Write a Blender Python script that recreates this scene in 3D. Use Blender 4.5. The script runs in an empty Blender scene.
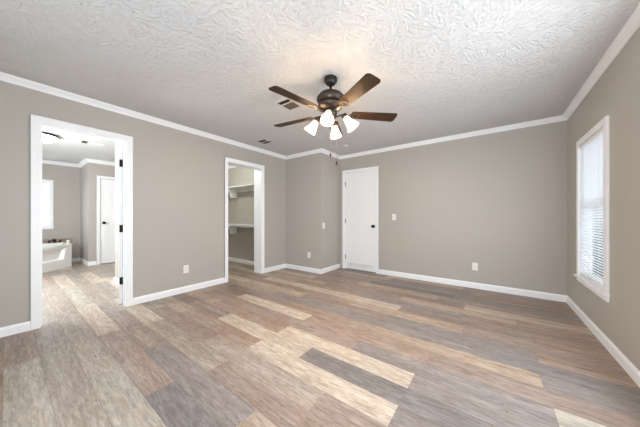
import bpy, bmesh, math, random
from mathutils import Vector, Matrix
random.seed(7)
C = bpy.context.scene.collection
sc = bpy.context.scene
PI = math.pi

# ------------------------------------------------------------------ camera
F_PX, YAW, V0, CAM_Z = 232.9, 36.561, 217.04, 1.10
cam_d = bpy.data.cameras.new('camera'); cam = bpy.data.objects.new('camera', cam_d); C.objects.link(cam)
cam_d.sensor_width = 36.0; cam_d.lens = 36.0 * F_PX / 640.0
cam_d.shift_y = (V0 - 213.5) / 640.0; cam_d.clip_start = 0.02
cam.location = (0, 0, CAM_Z); cam.rotation_euler = (PI/2, 0, math.radians(YAW))
sc.camera = cam

# ------------------------------------------------------------------ world, daylight, exposure
w = bpy.data.worlds.new('sky'); sc.world = w; w.use_nodes = True
bg = w.node_tree.nodes['Background']; bg.inputs['Color'].default_value = (0.75, 0.87, 1.0, 1); bg.inputs['Strength'].default_value = 1.0
sc.view_settings.view_transform = 'Standard'; sc.view_settings.look = 'None'
sc.view_settings.exposure = 1.0; sc.view_settings.gamma = 1.0; sc.view_settings.use_curve_mapping = False
sc.cycles.use_denoising = True; sc.cycles.max_bounces = 12; sc.cycles.diffuse_bounces = 8
sc.cycles.sample_clamp_indirect = 8.0

BATH_Y = -0.72
def area(name, loc, rot, sx, sy, power, col):
    d = bpy.data.lights.new(name, 'AREA'); d.shape = 'RECTANGLE'; d.size = sx; d.size_y = sy
    d.energy = power; d.color = col
    o = bpy.data.objects.new(name, d); C.objects.link(o); o.location = loc; o.rotation_euler = rot
    return o
# daylight outside the seen windows; added fill lights in unseen openings
area('fill_light_rear', (-1.10, -0.69, 1.20), (-PI/2, 0, PI), 2.38, 1.78, 13, (0.82, 0.91, 1.0))  # fill light added behind the camera
area('fill_light_right_mid', (0.77, 1.90, 1.17), (0, PI/2, 0), 1.40, 0.73, 18, (0.84, 0.92, 1.0))  # added to brighten the left wall, flush in an unseen opening
area('fill_light_right_near', (0.77, 0.47, 1.17), (0, PI/2, 0), 1.40, 0.73, 16, (0.84, 0.92, 1.0))  # added fill beside the camera, out of view
area('daylight_right_window', (1.05, 3.39, 1.17), (0, PI/2, 0), 1.5, 0.85, 9, (0.86, 0.93, 1.0))
area('fill_light_bath_side', (-5.10, BATH_Y+.012, 1.50), (-PI/2, 0, PI), .95, .95, 44, (0.92, 0.97, 1.0))  # added to brighten the bathroom from an invented window
area('daylight_bath_window', (-8.55, 0.25, 1.38), (0, -PI/2, 0), 1.1, 0.8, 14, (0.95, 0.98, 1.0))

# ------------------------------------------------------------------ materials
def srgb(r, g, b):
    f = lambda c: c/12.92 if c <= .04045 else ((c+.055)/1.055)**2.4
    return (f(r/255), f(g/255), f(b/255), 1)
def mat(name, col, rough=.5, metal=0, spec=.5, emit=None, estr=0):
    m = bpy.data.materials.new(name); m.use_nodes = True
    b = m.node_tree.nodes['Principled BSDF']
    b.inputs['Base Color'].default_value = col; b.inputs['Roughness'].default_value = rough
    b.inputs['Metallic'].default_value = metal; b.inputs['Specular IOR Level'].default_value = spec
    if emit: b.inputs['Emission Color'].default_value = emit; b.inputs['Emission Strength'].default_value = estr
    return m
def nodes(m): return m.node_tree.nodes, m.node_tree.links, m.node_tree.nodes['Principled BSDF']
def noise_bump(m, scale, strength, dist, detail=3):
    N, L, b = nodes(m)
    tc = N.new('ShaderNodeTexCoord'); n = N.new('ShaderNodeTexNoise'); n.inputs['Scale'].default_value = scale; n.inputs['Detail'].default_value = detail
    bp = N.new('ShaderNodeBump'); bp.inputs['Strength'].default_value = strength; bp.inputs['Distance'].default_value = dist
    L.new(tc.outputs['Object'], n.inputs['Vector']); L.new(n.outputs['Fac'], bp.inputs['Height']); L.new(bp.outputs['Normal'], b.inputs['Normal'])
    return m
M = {}
M['wall'] = noise_bump(mat('greige_wall_paint', srgb(182, 177, 170), .45, spec=.35), 140, .12, .002)
M['trim'] = mat('white_trim_paint', srgb(246, 248, 250), .35)
M['door'] = mat('white_door_paint', srgb(244, 245, 246), .35)
M['plastic'] = mat('white_plastic', srgb(240, 238, 234), .35)
M['slot'] = mat('dark_slot', srgb(60, 58, 56), .6)
M['black'] = mat('black_metal', srgb(22, 21, 21), .35, .6)
M['nickel'] = mat('brushed_nickel', srgb(150, 148, 145), .35, .9)
M['bronze'] = noise_bump(mat('oil_rubbed_bronze', srgb(56, 50, 47), .40, .6), 60, .05, .002)
M['tub'] = mat('white_acrylic', srgb(240, 240, 238), .15)
M['shelf'] = mat('white_shelf_paint', srgb(225, 225, 222), .4)
M['vent_brown'] = mat('brown_vent_metal', srgb(112, 92, 78), .6, .2)  # brown louver metal of the large vent
M['dark'] = mat('dark_vent_shade', srgb(44, 42, 36), .8)  # shade seen inside the vents, put into the colour
M['olive'] = mat('dusty_olive_vent_metal', srgb(86, 82, 62), .6, .2)
M['tile'] = noise_bump(mat('tan_tile', srgb(160, 138, 116), .3), 20, .1, .003)
M['grille_shade'] = mat('grey_vent_shade', srgb(205, 205, 206), .8)  # grey stands in for the shade between the door louvers
M['ventframe'] = mat('off_white_vent_paint', srgb(208, 204, 199), .6)
M['gap'] = mat('floor_joint', srgb(92, 80, 70), .8)

def ceiling_mat():
    m = mat('stomped_ceiling_texture', srgb(213, 212, 211), .8, spec=.2); N, L, b = nodes(m)
    tc = N.new('ShaderNodeTexCoord')
    # short brush streaks whose direction changes from patch to patch
    v = N.new('ShaderNodeTexVoronoi'); v.inputs['Scale'].default_value = 11; v.inputs['Randomness'].default_value = 1
    L.new(tc.outputs['Object'], v.inputs['Vector'])
    sep = N.new('ShaderNodeSeparateColor'); L.new(v.outputs['Color'], sep.inputs['Color'])
    ang = N.new('ShaderNodeMath'); ang.operation = 'MULTIPLY'; ang.inputs[1].default_value = 6.283; L.new(sep.outputs['Red'], ang.inputs[0])
    rot = N.new('ShaderNodeVectorRotate'); rot.rotation_type = 'Z_AXIS'
    L.new(tc.outputs['Object'], rot.inputs['Vector']); L.new(ang.outputs[0], rot.inputs['Angle'])
    mp = N.new('ShaderNodeMapping'); mp.inputs['Scale'].default_value = (22, 52, 20); L.new(rot.outputs['Vector'], mp.inputs['Vector'])
    n1 = N.new('ShaderNodeTexNoise'); n1.inputs['Scale'].default_value = 1; n1.inputs['Detail'].default_value = 3; n1.inputs['Distortion'].default_value = .6
    L.new(mp.outputs['Vector'], n1.inputs['Vector'])
    n2 = N.new('ShaderNodeTexNoise'); n2.inputs['Scale'].default_value = 26; n2.inputs['Detail'].default_value = 4
    L.new(tc.outputs['Object'], n2.inputs['Vector'])
    cr = N.new('ShaderNodeValToRGB'); cr.color_ramp.elements[0].position = .44; cr.color_ramp.elements[1].position = .66
    L.new(n1.outputs['Fac'], cr.inputs['Fac'])
    ad = N.new('ShaderNodeMath'); ad.operation = 'MULTIPLY_ADD'; ad.inputs[1].default_value = .5
    L.new(n2.outputs['Fac'], ad.inputs[0]); L.new(cr.outputs['Color'], ad.inputs[2])
    bp = N.new('ShaderNodeBump'); bp.inputs['Strength'].default_value = .85; bp.inputs['Distance'].default_value = .0065
    L.new(ad.outputs[0], bp.inputs['Height']); L.new(bp.outputs['Normal'], b.inputs['Normal'])
    return m
M['ceiling'] = ceiling_mat()

def floor_mat():
    m = mat('wood_look_vinyl_planks', (.3, .25, .2, 1), .42, spec=.4); N, L, b = nodes(m)
    uv = N.new('ShaderNodeUVMap'); uv.uv_map = 'UVMap'
    at = N.new('ShaderNodeAttribute'); at.attribute_name = 'tone'
    def noise(sx, sy, det, dist=0, rough=.5):
        mp = N.new('ShaderNodeMapping'); mp.inputs['Scale'].default_value = (sx, sy, 1); L.new(uv.outputs['UV'], mp.inputs['Vector'])
        n = N.new('ShaderNodeTexNoise'); n.inputs['Scale'].default_value = 1; n.inputs['Detail'].default_value = det
        n.inputs['Distortion'].default_value = dist; n.inputs['Roughness'].default_value = rough
        L.new(mp.outputs['Vector'], n.inputs['Vector']); return n
    grain = noise(11, 75, 6, .5, .75); cath = noise(2.2, 20, 4, 1.6); blot = noise(6, 16, 3, .6); stripe = noise(.35, 11, 2, .3); tick = noise(16, 60, 3, .4)
    def ramp(src, p0, p1, c0, c1):
        r = N.new('ShaderNodeValToRGB'); e = r.color_ramp.elements
        e[0].position = p0; e[1].position = p1; e[0].color = (c0, c0, c0, 1); e[1].color = (c1, c1, c1, 1)
        L.new(src.outputs['Fac'], r.inputs['Fac']); return r
    cur = at.outputs['Color']
    for src, p0, p1, c0, c1 in ((grain, .3, .7, .56, 1.34), (cath, .35, .66, .87, 1.10), (stripe, .35, .65, .90, 1.08), (blot, .3, .7, .91, 1.07), (tick, .64, .76, 1.0, .5)):
        r = ramp(src, p0, p1, c0, c1)
        mx = N.new('ShaderNodeMix'); mx.data_type = 'RGBA'; mx.blend_type = 'MULTIPLY'; mx.inputs['Factor'].default_value = 1
        L.new(cur, mx.inputs['A']); L.new(r.outputs['Color'], mx.inputs['B']); cur = mx.outputs['Result']
    # grey wash in the wide grain
    gw = ramp(cath, .45, .62, 0, .45)
    mx = N.new('ShaderNodeMix'); mx.data_type = 'RGBA'; L.new(gw.outputs['Color'], mx.inputs['Factor'])
    hs = N.new('ShaderNodeHueSaturation'); hs.inputs['Saturation'].default_value = .45; L.new(cur, hs.inputs['Color'])
    L.new(cur, mx.inputs['A']); L.new(hs.outputs['Color'], mx.inputs['B'])
    L.new(mx.outputs['Result'], b.inputs['Base Color'])
    bp = N.new('ShaderNodeBump'); bp.inputs['Strength'].default_value = .15; bp.inputs['Distance'].default_value = .002
    L.new(grain.outputs['Fac'], bp.inputs['Height']); L.new(bp.outputs['Normal'], b.inputs['Normal'])
    return m
M['floor'] = floor_mat()

def wood_blade():
    m = mat('dark_walnut_blade', srgb(48, 34, 25), .5, spec=.15); N, L, b = nodes(m)
    tc = N.new('ShaderNodeTexCoord'); mp = N.new('ShaderNodeMapping'); mp.inputs['Scale'].default_value = (3, 60, 10)
    n = N.new('ShaderNodeTexNoise'); n.inputs['Scale'].default_value = 1; n.inputs['Detail'].default_value = 4; n.inputs['Distortion'].default_value = .5
    cr = N.new('ShaderNodeValToRGB'); e = cr.color_ramp.elements
    e[0].position = .3; e[0].color = srgb(38, 27, 20); e[1].position = .7; e[1].color = srgb(64, 45, 31)
    L.new(tc.outputs['Object'], mp.inputs['Vector']); L.new(mp.outputs['Vector'], n.inputs['Vector']); L.new(n.outputs['Fac'], cr.inputs['Fac'])
    L.new(cr.outputs['Color'], b.inputs['Base Color'])
    return m
M['blade'] = wood_blade()

def translucent(name, col, fac, emit=None, estr=0):
    m = mat(name, col, .5); N, L, b = nodes(m)
    if emit: b.inputs['Emission Color'].default_value = emit; b.inputs['Emission Strength'].default_value = estr
    t = N.new('ShaderNodeBsdfTranslucent'); t.inputs['Color'].default_value = col
    mx = N.new('ShaderNodeMixShader'); mx.inputs['Fac'].default_value = fac
    L.new(b.outputs[0], mx.inputs[1]); L.new(t.outputs[0], mx.inputs[2])
    L.new(mx.outputs[0], N['Material Output'].inputs['Surface'])
    return m
M['slat'] = translucent('white_vinyl_slat', srgb(238, 240, 242), .38)
M['frost'] = translucent('obscured_glass', (.9, .93, .95, 1), .8)
M['shade'] = translucent('frosted_white_glass', (.95, .92, .86, 1), .5, (1, .84, .62, 1), .55)
N, L, _ = nodes(M['shade']); tr = N.new('ShaderNodeBsdfTransparent'); tr.inputs['Color'].default_value = (1, .93, .80, 1); mx2 = N.new('ShaderNodeMixShader'); mx2.inputs['Fac'].default_value = .4
src = N['Material Output'].inputs['Surface'].links[0].from_socket
L.new(src, mx2.inputs[1]); L.new(tr.outputs[0], mx2.inputs[2]); L.new(mx2.outputs[0], N['Material Output'].inputs['Surface'])
M['dome'] = translucent('frosted_dome_glass', (.95, .95, .93, 1), .5, (1, .98, .95, 1), 26)
M['bulb'] = mat('lit_bulb', (1, .9, .8, 1), .5, emit=(1, .78, .5, 1), estr=12)
def glass():
    m = bpy.data.materials.new('clear_glass'); m.use_nodes = True; N, L = m.node_tree.nodes, m.node_tree.links
    N.remove(N['Principled BSDF']); t = N.new('ShaderNodeBsdfTransparent'); g = N.new('ShaderNodeBsdfGlossy'); g.inputs['Roughness'].default_value = .02
    lw = N.new('ShaderNodeFresnel'); lw.inputs['IOR'].default_value = 1.45; mx = N.new('ShaderNodeMixShader')
    L.new(lw.outputs[0], mx.inputs[0]); L.new(t.outputs[0], mx.inputs[1]); L.new(g.outputs[0], mx.inputs[2]); L.new(mx.outputs[0], N['Material Output'].inputs['Surface'])
    return m
M['glass'] = glass()

# ------------------------------------------------------------------ mesh helpers
def add_box(bm, x0, x1, y0, y1, z0, z1, bevel=0, mtx=None):
    x0, x1 = min(x0, x1), max(x0, x1); y0, y1 = min(y0, y1), max(y0, y1); z0, z1 = min(z0, z1), max(z0, z1)
    r = bmesh.ops.create_cube(bm, size=1)
    vs = r['verts']
    for v in vs: v.co = Vector(((v.co.x+.5)*(x1-x0)+x0, (v.co.y+.5)*(y1-y0)+y0, (v.co.z+.5)*(z1-z0)+z0))
    if bevel:
        es = list({e for v in vs for e in v.link_edges})
        rb = bmesh.ops.bevel(bm, geom=es, offset=bevel, segments=2, profile=.5, affect='EDGES')
        vs = list({v for f in rb['faces'] for v in f.verts} | {v for v in vs if v.is_valid})
    if mtx is not None:
        for v in vs: v.co = mtx @ v.co
    return vs
def add_lathe(bm, prof, seg=32, mtx=None, cap=True):
    rings = []
    for r, z in prof:
        ring = []
        for i in range(seg):
            a = 2*PI*i/seg; co = Vector((r*math.cos(a), r*math.sin(a), z))
            ring.append(bm.verts.new(mtx @ co if mtx is not None else co))
        rings.append(ring)
    for a, b in zip(rings, rings[1:]):
        for i in range(seg):
            f = bm.faces.new((a[i], a[(i+1) % seg], b[(i+1) % seg], b[i])); f.smooth = True
    if cap:
        for ring in (rings[0], rings[-1]):
            bm.faces.new(ring)
def add_tube(bm, pts, r, seg=12):
    pts = [Vector(p) for p in pts]; rings = []
    n = len(pts)
    for i, p in enumerate(pts):
        d = (pts[min(i+1, n-1)] - pts[max(i-1, 0)]).normalized()
        u = d.cross(Vector((0, 0, 1)))
        if u.length < 1e-3: u = d.cross(Vector((0, 1, 0)))
        u.normalize(); v = d.cross(u)
        rr = r[i] if isinstance(r, (list, tuple)) else r
        rings.append([bm.verts.new(p + u*rr*math.cos(2*PI*k/seg) + v*rr*math.sin(2*PI*k/seg)) for k in range(seg)])
    for a, b in zip(rings, rings[1:]):
        for k in range(seg):
            f = bm.faces.new((a[k], a[(k+1) % seg], b[(k+1) % seg], b[k])); f.smooth = True
    bm.faces.new(rings[0]); bm.faces.new(rings[-1])
def add_prism(bm, pts, z0, z1, mtx=None, bevel=0):
    lo = [bm.verts.new((x, y, z0)) for x, y in pts]; hi = [bm.verts.new((x, y, z1)) for x, y in pts]
    fs = [bm.faces.new(lo), bm.faces.new(hi)]
    n = len(pts)
    for i in range(n): fs.append(bm.faces.new((lo[i], lo[(i+1) % n], hi[(i+1) % n], hi[i])))
    vs = lo + hi
    if bevel:
        es = list({e for f in fs for e in f.edges})
        rb = bmesh.ops.bevel(bm, geom=es, offset=bevel, segments=2, profile=.5, affect='EDGES')
        vs = list({v for f in rb['faces'] for v in f.verts} | {v for v in vs if v.is_valid})
    if mtx is not None:
        for v in vs: v.co = mtx @ v.co
def add_sweep(bm, path, prof, closed=False):
    """prof = list of (offset to the left of the path, z); mitred corners"""
    P = [Vector(p) for p in path]; n = len(P); rings = []
    for i in range(n):
        if closed or 0 < i < n-1:
            d0 = (P[i]-P[i-1]).normalized(); d1 = (P[(i+1) % n]-P[i]).normalized()
        else:
            d0 = d1 = (P[1]-P[0]).normalized() if i == 0 else (P[-1]-P[-2]).normalized()
        n0 = Vector((-d0.y, d0.x)); n1 = Vector((-d1.y, d1.x)); mm = n0+n1; mm = mm/(mm.dot(n0))
        rings.append([bm.verts.new((P[i].x+mm.x*o, P[i].y+mm.y*o, z)) for o, z in prof])
    m = len(prof)
    for i in range(n if closed else n-1):
        a, b = rings[i], rings[(i+1) % n]
        for k in range(m): bm.faces.new((a[k], a[(k+1) % m], b[(k+1) % m], b[k]))
    if not closed: bm.faces.new(rings[0]); bm.faces.new(rings[-1])
def obj(name, bm, m, parent=None, loc=None, rot=None, smooth=False):
    bmesh.ops.recalc_face_normals(bm, faces=bm.faces[:])
    me = bpy.data.meshes.new(name); bm.to_mesh(me); bm.free()
    o = bpy.data.objects.new(name, me); C.objects.link(o)
    for mm in (m if isinstance(m, list) else [m]): me.materials.append(mm)
    if parent: o.parent = parent
    if loc: o.location = loc
    if rot: o.rotation_euler = rot
    return o
def box(name, m, parent, x0, x1, y0, y1, z0, z1, bevel=0):
    bm = bmesh.new(); add_box(bm, x0, x1, y0, y1, z0, z1, bevel); return obj(name, bm, m, parent)
def struct(name, bm, m):
    o = obj(name, bm, m); o['kind'] = 'structure'; return o
def thing(name, label, cat, loc=(0, 0, 0), rotz=0, group=None):
    o = bpy.data.objects.new(name, None); C.objects.link(o); o.empty_display_size = .1
    o.location = loc; o.rotation_euler = (0, 0, rotz); o['label'] = label; o['category'] = cat
    if group: o['group'] = group
    return o
def tag(o, label, cat, group=None):
    o['label'] = label; o['category'] = cat
    if group: o['group'] = group
    return o
def copy_tree(o, parent=None):
    c = o.copy(); C.objects.link(c)
    if parent is not None:
        c.parent = parent; c.matrix_parent_inverse = o.matrix_parent_inverse.copy()
    for ch in list(o.children): copy_tree(ch, c)
    return c

# ------------------------------------------------------------------ dimensions
XL, XR, YB, YR, ZC = -3.617, 0.775, 4.317, -0.70, 2.41
WT = 0.115
XLo = XL - WT
JX, JY = -2.670, 3.63                      # corner closet block
BD0, BD1, BDZ = 0.207, 0.878, 2.035        # bathroom doorway
CD0, CD1 = 2.250, 2.955                    # closet doorway
KD0, KD1 = -2.533, -1.832                  # door in the back wall
W0, W1, WZ0, WZ1 = 3.03, 3.765, 0.46, 1.88  # right window
S0, S1 = 1.53, 2.27                        # added unseen copy nearer the camera, for fill light
CW = 0.062
BX, BY0 = -8.28, -0.72                     # bathroom far wall, left wall
AX, AY = -7.33, 1.11                       # bathroom linen closet block
V0b, V1b, VZ0, VZ1 = -0.12, 0.60, 0.89, 1.90
R0, R1, RZ0, RZ1 = -2.30, 0.10, 0.30, 2.10   # added rear window, unseen

# ------------------------------------------------------------------ floor
TONES = {'L': (192, 180, 167), 'T': (179, 163, 149), 'O': (172, 156, 142), 'B': (166, 148, 136), 'P': (160, 146, 138),
         'G': (152, 145, 142), 'S': (142, 137, 135), 'W': (168, 158, 149), 'V': (178, 171, 162)}
rows = {  # row number : [(start x, tone), ...] from the photo; the rest is random
    -1: [(-4.1, 'P'), (-2.86, 'V'), (-1.64, 'W')],
    0: [(-4.9, 'W'), (-3.7, 'W'), (-2.45, 'W'), (-1.23, 'W')],
    1: [(-4.55, 'W'), (-3.40, 'W'), (-2.19, 'V'), (-.97, 'L')],
    2: [(-5.33, 'V'), (-4.11, 'L'), (-2.93, 'P'), (-1.71, 'S'), (-.49, 'G')],
    3: [(-4.72, 'W'), (-3.50, 'P'), (-2.30, 'G'), (-1.085, 'T'), (.13, 'G')],
    4: [(-4.07, 'L'), (-2.85, 'W'), (-1.63, 'P'), (-.41, 'G')],
    5: [(-4.40, 'W'), (-3.25, 'P'), (-2.06, 'W'), (-.84, 'P'), (.36, 'S')],
    6: [(-4.10, 'T'), (-2.88, 'B'), (-1.66, 'L'), (-.442, 'G'), (.78, 'P')],
    7: [(-3.62, 'P'), (-2.40, 'L'), (-1.22, 'S'), (0.0, 'G')],
    8: [(-4.09, 'T'), (-2.87, 'B'), (-1.65, 'L'), (-.438, 'G'), (.75, 'V')],
    9: [(-3.40, 'B'), (-2.20, 'P'), (-.94, 'G'), (.28, 'V')],
    10: [(-4.06, 'B'), (-2.84, 'L'), (-1.62, 'B'), (-.40, 'P')],
    11: [(-3.39, 'P'), (-2.17, 'B'), (-.95, 'O'), (.265, 'G')],
    12: [(-3.75, 'T'), (-2.53, 'G'), (-1.31, 'G'), (-.10, 'S')],
    13: [(-4.58, 'L'), (-3.36, 'T'), (-2.14, 'P'), (-.92, 'G'), (.277, 'B')],
    14: [(-3.89, 'B'), (-2.67, 'B'), (-1.45, 'T'), (-.23, 'P')],
    15: [(-4.5, 'P'), (-3.3, 'L'), (-2.1, 'L'), (-.90, 'P'), (.3, 'B')],
    16: [(-3.9, 'T'), (-2.7, 'B'), (-1.5, 'G'), (-.28, 'P')],
    17: [(-4.6, 'B'), (-3.4, 'T'), (-2.2, 'P'), (-1.0, 'T'), (.2, 'B')],
    18: [(-3.8, 'L'), (-2.6, 'B'), (-1.4, 'P'), (-.28, 'L')],
    19: [(-4.2, 'B'), (-3.0, 'P'), (-1.8, 'T'), (-.6, 'P')],
}
PW, PL, FY = 0.172, 1.22, 0.16
FX0, FX1 = -8.45, 0.95
bm = bmesh.new(); uvl = bm.loops.layers.uv.new('UVMap'); tl = bm.loops.layers.float_color.new('tone')
def plank(x0, x1, y0, y1, tone):
    c = srgb(*[150 + (q-150)*1.35 for q in TONES[tone]]); k = random.uniform(.93, 1.06)
    g = .0006; vs = [bm.verts.new(p) for p in ((x0+g, y0+g, 0), (x1-g, y0+g, 0), (x1-g, y1-g, 0), (x0+g, y1-g, 0))]
    f = bm.faces.new(vs); ou, ov = random.uniform(0, 50), random.uniform(0, 50)
    for lp in f.loops:
        lp[uvl].uv = (lp.vert.co.x - x0 + ou, lp.vert.co.y - y0 + ov); lp[tl] = (c[0]*k*.90, c[1]*k*.885, c[2]*k*.865, 1)
for r in range(-5, 26):
    y0 = FY + r*PW; y1 = y0 + PW
    seams = list(rows.get(r, [(-3.6 + random.uniform(0, 1.2), random.choice('TBPGW'))]))
    x = seams[0][0]
    while x > FX0:
        x -= PL; seams.insert(0, (x, random.choice('VWLTW' if x < -4.5 else 'TWPGL')))
    while seams[-1][0] + PL < FX1: seams.append((seams[-1][0] + PL, random.choice('PGBTS')))
    for (xa, t), nx in zip(seams, seams[1:] + [(FX1, '')]):
        xa = max(xa, FX0); xb = min(nx[0], FX1)
        if xb - xa > .02: plank(xa, xb, y0, y1, t)
nf = len(bm.faces)
vs = [bm.verts.new(p) for p in ((FX0, -.85, -.002), (FX1, -.85, -.002), (FX1, 4.6, -.002), (FX0, 4.6, -.002))]
f = bm.faces.new(vs); f.material_index = 1
add_box(bm, FX0, FX1, -.85, 4.6, -.12, -.004)
bm.faces.ensure_lookup_table()
for f in bm.faces[nf:]: f.material_index = 1
struct('floor', bm, [M['floor'], M['gap']])

# ------------------------------------------------------------------ ceiling and walls
bm = bmesh.new(); add_box(bm, FX0, FX1, -.85, 4.6, ZC, ZC+.1); struct('ceiling', bm, M['ceiling'])
def wall(name, axis, a0, a1, t0, t1, holes=(), z1=ZC):
    """axis 'x': runs along x, thickness in y; holes = (from, to, z0, z1)"""
    bm = bmesh.new()
    def b(p0, p1, za, zb):
        if p1-p0 < 1e-4 or zb-za < 1e-4: return
        if axis == 'x': add_box(bm, p0, p1, t0, t1, za, zb)
        else: add_box(bm, t0, t1, p0, p1, za, zb)
    p = a0
    for h0, h1, hz0, hz1 in sorted(holes):
        b(p, h0, 0, z1); b(h0, h1, 0, hz0); b(h0, h1, hz1, z1); p = h1
    b(p, a1, 0, z1)
    return struct(name, bm, M['wall'])
wall('wall_left', 'y', YR-.1, YB+WT, XLo, XL, [(BD0-.018, BD1+.018, 0, BDZ+.018), (CD0-.018, CD1+.018, 0, 2.058)])
wall('wall_back', 'x', XL, XR+WT, YB, YB+WT, [(KD0-.018, KD1+.018, 0, BDZ+.018)])
wall('wall_right', 'y', YR-.1, YB, XR, XR+WT, [(.10, .84, WZ0, WZ1), (S0, S1, WZ0, WZ1), (W0, W1, WZ0, WZ1)])
wall('wall_rear', 'x', XL, XR, YR-.1, YR, [(R0, R1, RZ0, RZ1)])
bm = bmesh.new(); add_box(bm, XL, JX, JY, YB, 0, ZC); struct('wall_corner', bm, M['wall'])
bm = bmesh.new(); add_box(bm, KD0-.2, KD1+.2, YB+WT, YB+WT+.05, 0, 2.3); struct('door_light_block', bm, M['wall'])  # unseen backing added behind the shut door against light leaks
# bathroom
wall('wall_bath_far', 'y', BY0-.1, AY+1.2, BX-.1, BX, [(V0b, V1b, VZ0, VZ1)])
wall('wall_bath_left', 'x', BX, XLo, BY0-.1, BY0, [(-5.6, -4.6, 1.0, 2.0)])
wall('wall_bath_alcove', 'x', BX, AX-.1, AY, AY+.1)
wall('wall_bath_linen', 'y', AY, 2.3, AX-.1, AX, [(1.30, 1.96, 0, 2.00)])
wall('wall_bath_end', 'x', AX, -5.55, 2.2, 2.3)
wall('wall_bath_right', 'x', -5.14, XLo, 1.10, 1.20)
wall('wall_bath_return', 'y', 1.20, 1.45, -5.14, -5.04)
# walk-in closet
wall('wall_closet_front', 'y', 1.55, 3.36, XLo-.10, XLo, [(CD0-.018, CD1+.018, 0, 2.058)])
wall('wall_closet_near', 'x', -5.55, XLo, 1.45, 1.55)
wall('wall_closet_left', 'y', 1.55, 3.36, -5.55, -5.45)
wall('wall_closet_right', 'x', -5.55, XLo, 3.36, 3.46)

# ------------------------------------------------------------------ trim: crown, baseboards, casings, jambs
def crown(path, name, drop, proj, closed=False):
    z = ZC
    prof = [(0, z-drop), (.008, z-drop), (.010, z-drop*.86), (proj*.40, z-drop*.55), (proj*.80, z-drop*.20), (proj*.84, z-drop*.10), (proj, z-drop*.08), (proj, z), (0, z)]
    bm = bmesh.new(); add_sweep(bm, path, prof, closed); return struct(name, bm, M['trim'])
# paths run with the room on their left
crown([(XL, YR), (XR, YR), (XR, YB), (JX, YB), (JX, JY), (XL, JY)], 'trim_1', .060, .055, True)
crown([(-5.14, 1.45), (-5.55, 1.45), (-5.55, 2.2), (AX, 2.2), (AX, AY), (BX, AY), (BX, BY0), (XLo, BY0)], 'trim_2', .078, .055)
crown([(XLo-.10, 1.55), (XLo-.10, 3.36), (-5.45, 3.36), (-5.45, 1.55)], 'trim_3', .085, .07, True)
BB = [(0, 0), (.014, 0), (.014, .066), (.011, .076), (.006, .082), (.004, .088), (0, .088)]
def baseboard(name, path):
    bm = bmesh.new(); add_sweep(bm, path, BB); return struct(name, bm, M['trim'])
baseboard('baseboard_left', [(XL, BD0-CW), (XL, YR), (XR, YR)])
baseboard('baseboard_left', [(XL, CD0-CW), (XL, BD1+CW)])
baseboard('baseboard_left', [(JX, YB), (JX, JY), (XL, JY), (XL, CD1+CW)])
baseboard('baseboard_right', [(XR, YR), (XR, YB), (KD1+CW, YB)])
baseboard('baseboard_bath', [(AX, 1.30-CW), (AX, AY), (BX, AY), (BX, .92)])
baseboard('baseboard_bath', [(XLo, 1.10), (-5.14, 1.10), (-5.14, 1.45)])
baseboard('baseboard_closet', [(XLo-.10, CD1+.1), (XLo-.10, 3.36), (-5.45, 3.36), (-5.45, 1.55), (XLo-.10, 1.55)])

def casing_y(name, x, out, y0, y1, ztop, cw=CW):
    """door casing on a wall facing +x (out=1) or -x, around opening y0..y1"""
    bm = bmesh.new(); t = .016*out
    for w0, w1, tt in ((0, cw, t), (cw*.62, cw, .021*out)):
        add_box(bm, x, x+tt, y0-w1, y0-w0, 0, ztop+w1, .002); add_box(bm, x, x+tt, y1+w0, y1+w1, 0, ztop+w1, .002)
        add_box(bm, x, x+tt, y0-w0, y1+w0, ztop+w0, ztop+w1, .002)
    return struct(name, bm, M['trim'])
def casing_x(name, y, out, x0, x1, ztop, cw=CW):
    bm = bmesh.new(); t = .016*out
    for w0, w1, tt in ((0, cw, t), (cw*.62, cw, .021*out)):
        add_box(bm, x0-w1, x0-w0, y, y+tt, 0, ztop+w1, .002); add_box(bm, x1+w0, x1+w1, y, y+tt, 0, ztop+w1, .002)
        add_box(bm, x0-w0, x1+w0, y, y+tt, ztop+w0, ztop+w1, .002)
    return struct(name, bm, M['trim'])
casing_y('trim_4', XL, 1, BD0-.005, BD1+.005, BDZ+.004, .060)
casing_y('trim_5', XLo, -1, BD0-.005, BD1+.005, BDZ+.004, .055)
casing_y('trim_6', XL, 1, CD0-.005, CD1+.005, 2.044)
casing_x('trim_7', YB, -1, KD0+.002, KD1-.002, BDZ-.005, .060)
casing_y('trim_8', AX, 1, 1.30, 1.96, 2.00, .058)
def jamb_y(name, x0, x1, y0, y1, ztop, stop=None):
    bm = bmesh.new()
    add_box(bm, x0, x1, y0-.018, y0, 0, ztop+.018); add_box(bm, x0, x1, y1, y1+.018, 0, ztop+.018); add_box(bm, x0, x1, y0, y1, ztop, ztop+.018)
    if stop:
        s0, s1 = stop; add_box(bm, s0, s1, y0, y0+.011, 0, ztop); add_box(bm, s0, s1, y1-.011, y1, 0, ztop); add_box(bm, s0, s1, y0+.011, y1-.011, ztop-.011, ztop)
    return struct(name, bm, M['trim'])
jamb_y('trim_9', XLo, XL, BD0, BD1, BDZ, (XLo+.042, XLo+.078))
jamb_y('trim_10', XLo-.10, XL, CD0, CD1, 2.04)
bm = bmesh.new()
add_box(bm, KD0-.018, KD0, YB, YB+WT, 0, BDZ+.018); add_box(bm, KD1, KD1+.018, YB, YB+WT, 0, BDZ+.018); add_box(bm, KD0, KD1, YB, YB+WT, BDZ, BDZ+.018)
add_box(bm, KD0, KD0+.012, YB+.05, YB+.085, 0, BDZ); add_box(bm, KD1-.012, KD1, YB+.05, YB+.085, 0, BDZ); add_box(bm, KD0+.012, KD1-.012, YB+.05, YB+.085, BDZ-.012, BDZ)
struct('trim_11', bm, M['trim'])

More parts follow.
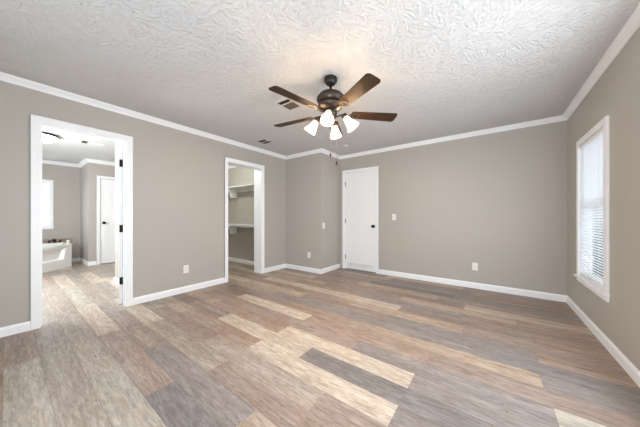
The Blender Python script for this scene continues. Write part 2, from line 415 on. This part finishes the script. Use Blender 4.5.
# ------------------------------------------------------------------ doors
def knob_bm(mtx):
    bm = bmesh.new()
    add_lathe(bm, [(.030, 0), (.032, .004), (.030, .008), (.013, .011), (.011, .030), (.022, .036), (.028, .045), (.028, .055), (.022, .063), (.010, .066)], 24, mtx)
    return bm
Y90 = Matrix.Rotation(PI/2, 4, 'X')            # lathe axis +z -> -y
# back wall door, shut; white slab, nickel hinges at its left, black knob, louvred vent at the foot
d = box('door_2', M['door'], None, KD0+.003, KD1-.003, YB+.012, YB+.047, .012, BDZ-.004, .001); d['kind'] = 'structure'
obj('knob', knob_bm(Matrix.Translation((-1.893, YB+.012, .915)) @ Y90), M['black'], d)
for z in (1.80, 1.02, .26):
    bm = bmesh.new(); add_box(bm, KD0-.004, KD0+.012, YB+.004, YB+.012, z-.045, z+.045, .001)
    add_tube(bm, [(KD0+.002, YB-.002, z-.047), (KD0+.002, YB-.002, z+.047)], .006)
    obj('hinge', bm, M['nickel'], d)
bm = bmesh.new(); gx0, gx1, gz0, gz1 = -2.475, -1.905, .058, .150; gy = YB+.012
for a in ((gx0, gx1, gz0, gz0+.012), (gx0, gx1, gz1-.012, gz1), (gx0, gx0+.014, gz0+.012, gz1-.012), (gx1-.014, gx1, gz0+.012, gz1-.012)):
    add_box(bm, a[0], a[1], gy-.008, gy, a[2], a[3], .001)
for k in range(5):
    z = gz0+.018+k*.0135
    add_box(bm, gx0+.014, gx1-.014, -.004, .004, -.0012, .0012, 0, Matrix.Translation((0, gy-.004, z)) @ Matrix.Rotation(.6, 4, 'X'))
obj('vent_grille', bm, M['door'], d)
bm = bmesh.new(); add_box(bm, gx0+.013, gx1-.013, gy-.0012, gy-.0002, gz0+.011, gz1-.011); obj('louver_shade_sheet', bm, M['grille_shade'], d)  # flat grey sheet painting the shade behind the louvers
# bathroom door, swung open into the bathroom, seen on its hinge edge
ang = math.radians(-106.5)
bm = bmesh.new(); add_box(bm, 0.001, .036, -.664, -.003, .010, BDZ-.004, .001)
d1 = obj('door_1', bm, M['door'], None, (XLo-.005, BD1-.002, 0), (0, 0, ang)); d1['kind'] = 'structure'
for z in (1.775, .955, .30):
    bm = bmesh.new(); add_box(bm, .004, .034, -.0035, .0005, z-.045, z+.045, .0008)
    add_tube(bm, [(0, 0, z-.047), (0, 0, z+.047)], .007)
    obj('hinge', bm, M['black'], d1)
# linen closet door in the bathroom
bm = bmesh.new(); add_box(bm, AX-.045, AX-.010, 1.304, 1.956, .012, 1.996, .001); d3 = struct('door_3', bm, M['door'])
obj('knob', knob_bm(Matrix.Translation((AX-.010, 1.372, .965)) @ Matrix.Rotation(PI/2, 4, 'Y')), M['black'], d3)
bm = bmesh.new(); add_box(bm, AX-.1, AX-.09, 1.25, 2.0, 0, 2.0); struct('trim_12', bm, M['door'])

# ------------------------------------------------------------------ windows
def window_frame_y(name, x, out, y0, y1, z0, z1, cw, parentless=True):
    """casing + stool + apron on a wall whose room side faces out (+1/-1) in x"""
    bm = bmesh.new(); t = .020*out
    add_box(bm, x, x+t, y0-cw, y0, z0, z1+cw, .002); add_box(bm, x, x+t, y1, y1+cw, z0, z1+cw, .002); add_box(bm, x, x+t, y0, y1, z1, z1+cw, .002)
    # lining of the opening
    add_box(bm, x-out*WT*.8, x, y0, y0+.006, z0, z1); add_box(bm, x-out*WT*.8, x, y1-.006, y1, z0, z1)
    add_box(bm, x-out*WT*.8, x, y0+.006, y1-.006, z1-.006, z1); add_box(bm, x-out*WT*.8, x, y0+.006, y1-.006, z0-.004, z0+.004)
    o = struct(name, bm, M['trim'])
    bm = bmesh.new(); add_box(bm, x-out*.01, x+out*.040, y0-cw-.006, y1+cw+.006, z0-.022, z0, .003); obj('window_sill', bm, M['trim'], o)
    bm = bmesh.new(); add_box(bm, x, x+out*.016, y0-cw, y1+cw, z0-.022-.045, z0-.022, .002); obj('apron', bm, M['trim'], o)
    return o
def sash(name, parent, m_pane, x0, x1, y0, y1, z0, z1, r=.038):
    bm = bmesh.new(); add_box(bm, x0, x1, y0, y1, z0, z0+r); add_box(bm, x0, x1, y0, y1, z1-r, z1)
    add_box(bm, x0, x1, y0, y0+r, z0+r, z1-r); add_box(bm, x0, x1, y1-r, y1, z0+r, z1-r)
    s = obj('sash', bm, M['plastic'], parent); xm = (x0+x1)/2
    bm = bmesh.new(); add_box(bm, xm-.002, xm+.002, y0+r, y1-r, z0+r, z1-r); obj('pane', bm, m_pane, s)
w1 = window_frame_y('window_1', XR, -1, W0, W1, WZ0, WZ1, .062)
zm = 1.23
sash('sash', w1, M['glass'], XR+.085, XR+.105, W0+.006, W1-.006, zm-.02, WZ1-.006)
sash('sash', w1, M['glass'], XR+.062, XR+.082, W0+.006, W1-.006, WZ0+.004, zm+.02)
w6 = window_frame_y('added_window_6', XR, -1, .10, .84, WZ0, WZ1, .068)  # unseen window added around the nearest right fill light
sash('sash', w6, M['glass'], XR+.085, XR+.105, .106, .834, zm-.02, WZ1-.006)
sash('sash', w6, M['glass'], XR+.062, XR+.082, .106, .834, WZ0+.004, zm+.02)
w4 = window_frame_y('added_window_4', XR, -1, S0, S1, WZ0, WZ1, .068)  # unseen window added around the middle right fill light
sash('sash', w4, M['glass'], XR+.085, XR+.105, S0+.006, S1-.006, zm-.02, WZ1-.006)
sash('sash', w4, M['glass'], XR+.062, XR+.082, S0+.006, S1-.006, WZ0+.004, zm+.02)
w2 = window_frame_y('window_2', BX, 1, V0b, V1b, VZ0, VZ1, .062)
sash('sash', w2, M['frost'], BX-.09, BX-.07, V0b+.006, V1b-.006, 1.36, VZ1-.006)
sash('sash', w2, M['frost'], BX-.068, BX-.048, V0b+.006, V1b-.006, VZ0+.004, 1.40)
bm = bmesh.new()
for a in ((-5.66, -5.6, .94, 2.06), (-4.6, -4.54, .94, 2.06), (-5.6, -4.6, .94, 1.0), (-5.6, -4.6, 2.0, 2.06)): add_box(bm, a[0], a[1], BY0, BY0+.02, a[2], a[3])
w5 = struct('added_window_5', bm, M['trim']); bm = bmesh.new(); y0, y1 = BY0-.07, BY0-.03  # invented bathroom window, frames the side fill light
for a in ((-5.6, -5.56, 1, 2), (-4.64, -4.6, 1, 2), (-5.56, -4.64, 1, 1.04), (-5.56, -4.64, 1.96, 2), (-5.56, -4.64, 1.48, 1.52)): add_box(bm, a[0], a[1], y0, y1, a[2], a[3])
s5 = obj('sash', bm, M['plastic'], w5); bm = bmesh.new(); add_box(bm, -5.56, -4.64, y0+.018, y0+.022, 1.04, 1.96); obj('pane', bm, M['frost'], s5)
# unseen rear window behind the camera, added to carry a fill light
bm = bmesh.new(); t = .02
add_box(bm, R0-.07, R0, YR, YR+t, RZ0-.07, RZ1+.07); add_box(bm, R1, R1+.07, YR, YR+t, RZ0-.07, RZ1+.07); add_box(bm, R0, R1, YR, YR+t, RZ1, RZ1+.07); add_box(bm, R0, R1, YR, YR+t, RZ0-.07, RZ0)
w3 = struct('added_window_3', bm, M['trim'])
for k in range(2):
    xa = R0 + (R1-R0)*k/2; xb = R0 + (R1-R0)*(k+1)/2
    bm = bmesh.new(); y0, y1 = YR-.07, YR-.03
    add_box(bm, xa, xa+.045, y0, y1, RZ0, RZ1); add_box(bm, xb-.045, xb, y0, y1, RZ0, RZ1); add_box(bm, xa+.045, xb-.045, y0, y1, RZ1-.045, RZ1)
    add_box(bm, xa+.045, xb-.045, y0, y1, RZ0, RZ0+.045); add_box(bm, xa+.045, xb-.045, y0, y1, 1.40, 1.44)
    s = obj('sash', bm, M['plastic'], w3)
    bm = bmesh.new(); add_box(bm, xa+.045, xb-.045, -.002+YR-.05, .002+YR-.05, RZ0+.045, 1.40); add_box(bm, xa+.045, xb-.045, -.002+YR-.05, .002+YR-.05, 1.44, RZ1-.045)
    obj('pane', bm, M['glass'], s)

# blind in the right window
bl = thing('window_blind', 'white closed slatted mini blind hanging in the white-trimmed window on the right wall', 'blind', (XR+.004, (W0+W1)/2, WZ1-.008))
hw = (W1-W0)/2-.010
box('headrail', M['plastic'], bl, -.016, .016, -hw, hw, -.030, 0, .002)
H = WZ1-.008-WZ0-.004
bm = bmesh.new(); n = 54; top, bot = -.040, -H+.030
for k in range(n):
    z = top + (bot-top)*k/(n-1)
    mt = Matrix.Translation((0, 0, z)) @ Matrix.Rotation(math.radians(54), 4, 'Y')
    add_box(bm, -.0125, .0125, -hw+.002, hw-.004, -.0005, .0005, 0, mt)
obj('slats', bm, M['slat'], bl)
box('bottom_rail', M['plastic'], bl, -.012, .012, -hw+.004, hw-.004, -H+.006, -H+.022, .002)
for y in (-hw*.6, hw*.6):
    bm = bmesh.new(); add_tube(bm, [(-.011, y, -.03), (-.011, y, -H+.01)], .0012, 6); obj('ladder_cord', bm, M['plastic'], bl)
bm = bmesh.new(); add_tube(bm, [(-.022, hw*.55, -.02), (-.024, hw*.55, -.75)], .004, 8); obj('tilt_wand', bm, M['plastic'], bl)

# ------------------------------------------------------------------ ceiling fan
FX, FYc = -1.225, 1.82
fan = thing('ceiling_fan', 'bronze five-blade ceiling fan with four lit frosted glass shades hanging from the textured ceiling', 'ceiling fan', (FX, FYc, ZC))
def zz(z): return z - ZC
def lathe_part(name, prof, m, parent, mtx=None, seg=36):
    bm = bmesh.new(); add_lathe(bm, prof, seg, mtx); return obj(name, bm, m, parent)
lathe_part('canopy', [(.054, 0), (.060, zz(2.404)), (.062, zz(2.395)), (.062, zz(2.376)), (.0615, zz(2.375)), (.053, zz(2.372)), (.052, zz(2.371)), (.046, zz(2.352)), (.038, zz(2.345)), (.016, zz(2.343))], M['bronze'], fan)
lathe_part('downrod', [(.012, zz(2.34)), (.012, zz(2.27))], M['bronze'], fan)
lathe_part('motor_housing', [(.020, zz(2.280)), (.070, zz(2.270)), (.108, zz(2.248)), (.128, zz(2.222)), (.134, zz(2.208)), (.132, zz(2.196)), (.124, zz(2.182)), (.110, zz(2.171)), (.098, zz(2.167)), (.090, zz(2.155))], M['bronze'], fan, seg=48)
lathe_part('flywheel', [(.090, zz(2.160)), (.112, zz(2.158)), (.119, zz(2.150)), (.119, zz(2.140)), (.112, zz(2.128)), (.095, zz(2.116)), (.070, zz(2.108)), (.058, zz(2.100))], M['bronze'], fan, seg=48)
sw = lathe_part('switch_housing', [(.062, zz(2.10)), (.064, zz(2.085)), (.058, zz(2.06)), (.046, zz(2.045)), (.044, zz(2.02)), (.034, zz(1.995)), (.014, zz(1.975)), (.006, zz(1.962))], M['bronze'], fan)
# blade: local +x along the blade
def blade_pts():
    pts = []; r0, r1, w0, w1, c = .195, .645, .050, .064, .030
    for i in range(7):
        a = -PI/2 + PI/2*i/6; pts.append((r1-c+c*math.cos(a), -w1+c+c*math.sin(a)))
    for i in range(7):
        a = PI/2*i/6; pts.append((r1-c+c*math.cos(a), w1-c+c*math.sin(a)))
    for i in range(5):
        a = PI/2 + PI/2*i/4; pts.append((r0+.03+.03*math.cos(a), w0-.03+.03*math.sin(a)))
    for i in range(5):
        a = PI + PI/2*i/4; pts.append((r0+.03+.03*math.cos(a), -w0+.03+.03*math.sin(a)))
    return pts
pitch = Matrix.Rotation(math.radians(-12), 4, 'X')
first = None
for k in range(5):
    a = math.radians(-27.5+72*k)
    if first is None:
        bm = bmesh.new(); add_prism(bm, blade_pts(), -.003, .003, pitch)
        b = obj('blade', bm, M['blade'], fan)
        bm = bmesh.new()     # curved iron: arm from the flywheel, ring-shaped plate under the blade root
        add_prism(bm, [(.085, -.020), (.14, -.013), (.20, -.016), (.20, .016), (.14, .013), (.085, .020)], -.012, -.005, None, .002)
        def ring_plate(cx, rx, ry, hole):
            n = 28
            rr = [[bm.verts.new(pitch @ Vector((cx+rx*s*math.cos(2*PI*i/n), ry*s*math.sin(2*PI*i/n), z))) for i in range(n)] for s, z in ((1, -.004), (1, -.010), (hole, -.010), (hole, -.004))]
            for q in range(4):
                A, B = rr[q], rr[(q+1) % 4]
                for i in range(n): bm.faces.new((A[i], A[(i+1) % n], B[(i+1) % n], B[i]))
        ring_plate(.235, .052, .036, .55)
        add_prism(bm, [(.20, -.008), (.28, -.006), (.28, .006), (.20, .008)], -.0095, -.0035, pitch)
        obj('blade_iron', bm, M['bronze'], b)
        first = b
    else:
        b = first.copy(); C.objects.link(b); b.parent = fan
        for ch in first.children:
            c = ch.copy(); C.objects.link(c); c.parent = b
    b.location = (0, 0, zz(2.072)); b.rotation_euler = (0, 0, a)
# four lights
for k in range(4):
    a = math.radians((-64, 21, 109, 199)[k]); rz = Matrix.Rotation(a, 4, 'Z')
    bm = bmesh.new()
    add_tube(bm, [rz @ Vector(p) for p in ((.038, 0, zz(2.03)), (.075, 0, zz(2.040)), (.105, 0, zz(2.048)), (.122, 0, zz(2.040)), (.130, 0, zz(2.028)))], .009)
    tilt = Matrix.Translation((.122, 0, zz(2.046))) @ Matrix.Rotation(math.radians(180-36), 4, 'Y')
    mt = rz @ tilt
    add_lathe(bm, [(.010, -.004), (.026, .0), (.029, .012), (.029, .034), (.026, .036)], 24, mt)
    arm = obj('lamp_arm', bm, M['bronze'], sw)
    bm = bmesh.new()
    prof = [(.026, .026), (.027, .045), (.031, .070), (.038, .100), (.048, .130), (.058, .152)]
    inner = [(r-.003, z) for r, z in reversed(prof)]
    add_lathe(bm, prof+inner, 32, mt, cap=False)
    obj('lamp_shade', bm, M['shade'], fan)
    bm = bmesh.new(); add_lathe(bm, [(.010, .034), (.013, .050), (.020, .070), (.024, .088), (.020, .104), (.008, .112)], 16, mt)
    obj('bulb', bm, M['bulb'], fan)
    p = mt @ Vector((0, 0, .128))
    ld = bpy.data.lights.new('fan_bulb_light', 'POINT'); ld.energy = 10.0; ld.color = (1, .77, .55); ld.shadow_soft_size = .022
    lo = bpy.data.objects.new('fan_bulb_light', ld); C.objects.link(lo); lo.parent = fan; lo.location = p
# pull chains
for (dx, dy, z1) in ((.006, -.012, 1.665), (.045, .034, 1.592)):
    bm = bmesh.new(); add_tube(bm, [(dx*.8, dy*.8, zz(2.0)), (dx, dy, zz(1.9)), (dx, dy, zz(z1+.03))], .0012, 6)
    ch = obj('pull_chain', bm, M['nickel'], fan)
    bm = bmesh.new(); add_lathe(bm, [(.002, zz(z1+.035)), (.006, zz(z1+.03)), (.008, zz(z1+.012)), (.006, zz(z1)), (.002, zz(z1)-.002)], 14, Matrix.Translation((dx, dy, 0)))
    obj('fob', bm, M['bronze'], ch)

# ------------------------------------------------------------------ ceiling vents, smoke detector
def register(name, label, x0, x1, y0, y1, split, m1, m2, fr=.028, n=(4, 9)):
    """two-way register: louvres along x, a short bank on the low-y side, a bar, a long bank"""
    t = thing(name, label, 'air vent', ((x0+x1)/2, (y0+y1)/2, ZC)); cx, cy = (x0+x1)/2, (y0+y1)/2
    X0, X1, Y0, Y1 = x0-cx, x1-cx, y0-cy, y1-cy; ys = split-cy
    bm = bmesh.new(); z0, z1 = -.010, -.0005
    add_box(bm, X0-fr, X1+fr, Y0-fr, Y0, z0, z1, .002); add_box(bm, X0-fr, X1+fr, Y1, Y1+fr, z0, z1, .002)
    add_box(bm, X0-fr, X0, Y0, Y1, z0, z1, .002); add_box(bm, X1, X1+fr, Y0, Y1, z0, z1, .002)
    add_box(bm, X0, X1, ys-.009, ys+.009, z0, z1, .001)
    obj('frame', bm, M['ventframe'], t)
    bm = bmesh.new(); add_box(bm, X0, X1, Y0, Y1, -.002, -.0005); obj('duct_shade_sheet', bm, M['dark'], t)  # dark flat sheet in place of the duct's shade
    for (ya, yb, cnt, tilt, m) in ((Y0, ys-.009, n[0], .9, m1), (ys+.009, Y1, n[1], -.5, m2)):
        bm = bmesh.new(); p = (yb-ya)/cnt
        for k in range(cnt):
            add_box(bm, X0, X1, -p*.5, p*.5, -.0006, .0006, 0, Matrix.Translation((0, ya+p*(k+.5), -.0065)) @ Matrix.Rotation(tilt*.42, 4, 'X'))
        obj('louvers', bm, m, t)
    return t
register('air_vent', 'large white-framed ceiling vent with brown louvers between two fan blades', -1.98, -1.815, 1.853, 2.058, 1.919, M['dark'], M['vent_brown'], .026)  # short bank coloured dark for the shade between its louvers
register('air_vent', 'small dark olive ceiling vent near the crown molding above the closet doorway', -3.265, -3.075, 2.582, 2.742, 2.665, M['olive'], M['olive'], .014, (5, 6))
bt = register('air_vent', 'white ceiling vent with a dark end seen through the bathroom doorway', -5.78, -5.60, .78, 1.06, .86, M['slot'], M['shelf'], .022, (4, 10))
bm = bmesh.new(); add_lathe(bm, [(.060, ZC-.0005), (.062, ZC-.012), (.055, ZC-.028), (.040, ZC-.034), (.010, ZC-.036)], 32, Matrix.Translation((-2.15, 3.70, 0)))
tag(obj('smoke_detector', bm, M['ventframe']), 'round white smoke detector on the ceiling in front of the white back door', 'smoke detector')

# ------------------------------------------------------------------ outlets and switches
def wallplate(name, label, cat, loc, rotz, kind):
    """plate in local xz, facing local -y"""
    t = thing(name, label, cat, loc, rotz)
    box('cover_plate', M['plastic'], t, -.036, .036, -.006, -.0003, -.058, .058, .002)
    if kind == 'outlet':
        for s in (-1, 1):
            bm = bmesh.new(); add_box(bm, -.017, .017, -.009, -.006, s*.020-.014, s*.020+.014, .003); r = obj('receptacle', bm, M['plastic'], t)
            bm = bmesh.new()
            for x in (-.0065, .0065): add_box(bm, x-.0012, x+.0012, -.0095, -.009, s*.020-.004, s*.020+.007)
            obj('slots', bm, M['slot'], r)
    else:
        box('toggle', M['plastic'], t, -.005, .005, -.016, -.006, -.004, .014, .001)
    return t
wallplate('wall_outlet', 'white outlet low on the left wall between the two doorways', 'outlet', (XL, 1.575, .337), PI/2, 'outlet')
wallplate('wall_outlet', 'white outlet low on the narrow wall left of the white back door', 'outlet', (-2.965, JY, .34), 0, 'outlet')
wallplate('wall_outlet', 'white outlet low on the wide back wall, right of the white door', 'outlet', (-.22, YB, .336), 0, 'outlet')
wallplate('light_switch', 'white light switch on the back wall beside the black door knob', 'light switch', (-1.48, YB, 1.10), 0, 'switch')
wallplate('light_switch', 'white light switch on the short side wall next to the door hinges', 'light switch', (JX, 3.715, .93), PI/2, 'switch')

# ------------------------------------------------------------------ closet shelves
def closet_shelf(label, z, lip):
    t = thing('closet_shelf', label, 'shelf', (-4.60, 3.36, z))
    x0, x1 = -.85+.002, .69; dep = .31
    box('shelf_board', M['shelf'], t, x0, x1, -dep, -.0005, -.019, 0, .001)
    box('cleat', M['shelf'], t, x0, x1, -.019, -.0005, -.019-.075, -.019, .001)
    if lip: box('front_lip', M['shelf'], t, x0, x1, -dep-.016, -dep, -.040, .002, .002)
    # side-on bracket with a hook-shaped notch that carries the rod
    pts = []
    prof = [(-.019, -.019), (-.27, -.019), (-.29, -.06), (-.275, -.075)]
    for i in range(7):
        a = PI - PI*i/6*1.0; prof.append((-.235+.028*math.cos(a), -.085-.028*math.sin(a)*1.0))
    prof += [(-.20, -.20), (-.185, -.235), (-.05, -.235), (-.019, -.22)]
    bm = bmesh.new(); mt = Matrix.Translation((-.40, 0, 0)) @ Matrix(((0, 0, 1, 0), (1, 0, 0, 0), (0, 1, 0, 0), (0, 0, 0, 1)))
    add_prism(bm, prof, -.010, .010, mt); obj('bracket', bm, M['shelf'], t)
    bm = bmesh.new(); add_tube(bm, [(x0, -.235, -.083), (-.395, -.235, -.083)], .0165, 16); obj('hanging_rod', bm, M['bronze'], t)
    return t
closet_shelf('upper white closet shelf, above the other one, with a bracket underneath', 1.79, False)
s2 = closet_shelf('lower white closet shelf at eye height, beneath the other one, with a front lip', .935, True)
bm = bmesh.new(); add_lathe(bm, [(.018, 0), (.020, .004), (.020, .012), (.012, .014)], 16, Matrix.Translation((.676, -.327, -.022)) @ Matrix.Rotation(PI/2, 4, 'Y'))
obj('end_cap', bm, M['black'], s2)

# ------------------------------------------------------------------ bathroom fittings
def tubpoly(ins):
    base = [(BX, BY0), (-6.68, BY0), (-6.68, .03), (-7.55, .88), (BX, .92)]
    n = len(base); P = [Vector(p) for p in base]; out = []
    for i in range(n):
        d0 = (P[i]-P[i-1]).normalized(); d1 = (P[(i+1) % n]-P[i]).normalized()
        n0 = Vector((-d0.y, d0.x)); n1 = Vector((-d1.y, d1.x)); mm = n0+n1; mm = mm/mm.dot(n0)
        out.append((P[i]+mm*ins))
    return out
tub = thing('bathtub', 'white corner garden bathtub with angled front under the bathroom window', 'bathtub', (-7.6, .1, 0))
OFF = Matrix.Translation((7.6, -.1, 0))
TZ = .50
bm = bmesh.new()
def ring(ins, z): return [bm.verts.new(OFF @ Vector((p.x, p.y, z))) for p in tubpoly(ins)]
rg = [ring(.001, TZ-.03), ring(.001, TZ-.008), ring(.010, TZ), ring(.095, TZ), ring(.110, TZ-.015), ring(.16, .25), ring(.24, .12)]
for A, B in zip(rg, rg[1:]):
    for i in range(5): bm.faces.new((A[i], A[(i+1) % 5], B[(i+1) % 5], B[i]))
bm.faces.new(rg[-1])
obj('basin', bm, M['tub'], tub)
# apron with the moulded recess in its angled front
pA, pB = Vector((-6.68, .03)), Vector((-7.55, .88)); dv = (pB-pA); Lf = dv.length; dv.normalize(); nv = Vector((dv.y, -dv.x))
bm = bmesh.new()
def fp(s, z, dep): q = pA + dv*s - nv*dep; return bm.verts.new(OFF @ Vector((q.x, q.y, z)))
top = TZ-.03
O = [fp(0, 0, .006), fp(Lf, 0, .006), fp(Lf, top, .006), fp(0, top, .006)]
A = [fp(.22, .19, .006), fp(Lf-.20, .19, .006), fp(Lf-.13, top-.03, .006), fp(.13, top-.03, .006)]
B = [fp(.25, .21, .075), fp(Lf-.23, .21, .075), fp(Lf-.17, top-.05, .045), fp(.17, top-.05, .045)]
for P, Q in ((O, A), (A, B)):
    for i in range(4): bm.faces.new((P[i], P[(i+1) % 4], Q[(i+1) % 4], Q[i]))
bm.faces.new(B)
q0, q1 = fp(Lf, 0, .006), fp(Lf, top, .006)
e0, e1 = bm.verts.new(OFF @ Vector((BX+.001, .914, 0))), bm.verts.new(OFF @ Vector((BX+.001, .914, top)))
bm.faces.new((q0, e0, e1, q1))
f0, f1 = fp(0, 0, .006), fp(0, top, .006)
g0, g1 = bm.verts.new(OFF @ Vector((-6.684, BY0+.001, 0))), bm.verts.new(OFF @ Vector((-6.684, BY0+.001, top)))
bm.faces.new((f0, f1, g1, g0))
obj('apron', bm, M['tub'], tub)
bm = bmesh.new(); add_box(bm, BX+.0005, BX+.012, BY0+.012, .975, TZ+.001, TZ+.085, .002)
tag(obj('tile_backsplash', bm, M['tile']), 'tan tile strip along the wall just above the bathtub rim', 'backsplash')
fc = thing('bathtub_faucet', 'dark bronze faucet standing on the back rim of the white bathtub', 'faucet', (-8.21, .68, TZ+.001))
bm = bmesh.new(); add_lathe(bm, [(.028, 0), (.028, .01), (.018, .02), (.018, .05)], 20); add_tube(bm, [(0, 0, .04), (.02, 0, .075), (.07, -.02, .085), (.14, -.04, .072), (.16, -.045, .05)], [.017, .018, .018, .017, .015]); obj('spout', bm, M['bronze'], fc)
for y in (-.085, .085):
    bm = bmesh.new(); add_lathe(bm, [(.026, 0), (.026, .008), (.014, .02), (.014, .045), (.020, .05), (.016, .062)], 16, Matrix.Translation((.0, y, 0))); add_tube(bm, [(-.0, y, .052), (.05, y+.02, .066)], .008, 8); obj('handle', bm, M['bronze'], fc)
bo = thing('bottle', 'small white bottle standing on the bathtub rim right of the faucet', 'bottle', (-7.98, .868, TZ+.001))
bm = bmesh.new(); add_lathe(bm, [(.026, 0), (.030, .004), (.030, .05), (.026, .062), (.012, .068)], 20); obj('body', bm, M['plastic'], bo)
bm = bmesh.new(); add_lathe(bm, [(.013, .067), (.013, .084), (.010, .086)], 16); obj('cap', bm, M['black'], bo)
# flush ceiling light
cl = thing('ceiling_light', 'round flush ceiling light with bronze rim and lit white dome in the bathroom', 'ceiling light', (-5.70, .33, ZC))
lathe_part('rim', [(.14, -.0005), (.185, -.012), (.195, -.026), (.192, -.038), (.178, -.042)], M['bronze'], cl, seg=48)
lathe_part('dome', [(.178, -.038), (.170, -.062), (.145, -.090), (.105, -.112), (.055, -.124), (.012, -.126)], M['dome'], cl, seg=48)
lathe_part('finial', [(.010, -.120), (.014, -.126), (.012, -.138), (.004, -.146)], M['bronze'], cl, seg=16)

# closet ceiling light, above the doorway head
cc = thing('ceiling_light', 'small round white ceiling light inside the walk-in closet', 'ceiling light', (-4.55, 2.35, ZC))
lathe_part('rim', [(.09, -.0005), (.11, -.01), (.11, -.025)], M['plastic'], cc)
lathe_part('dome', [(.105, -.024), (.095, -.05), (.06, -.072), (.005, -.08)], M['frost'], cc)
ld = bpy.data.lights.new('closet_bulb_light', 'POINT'); ld.energy = 13; ld.color = (.97, 1, .92); ld.shadow_soft_size = .06
lo = bpy.data.objects.new('closet_bulb_light', ld); C.objects.link(lo); lo.parent = cc; lo.location = (0, 0, -.15)
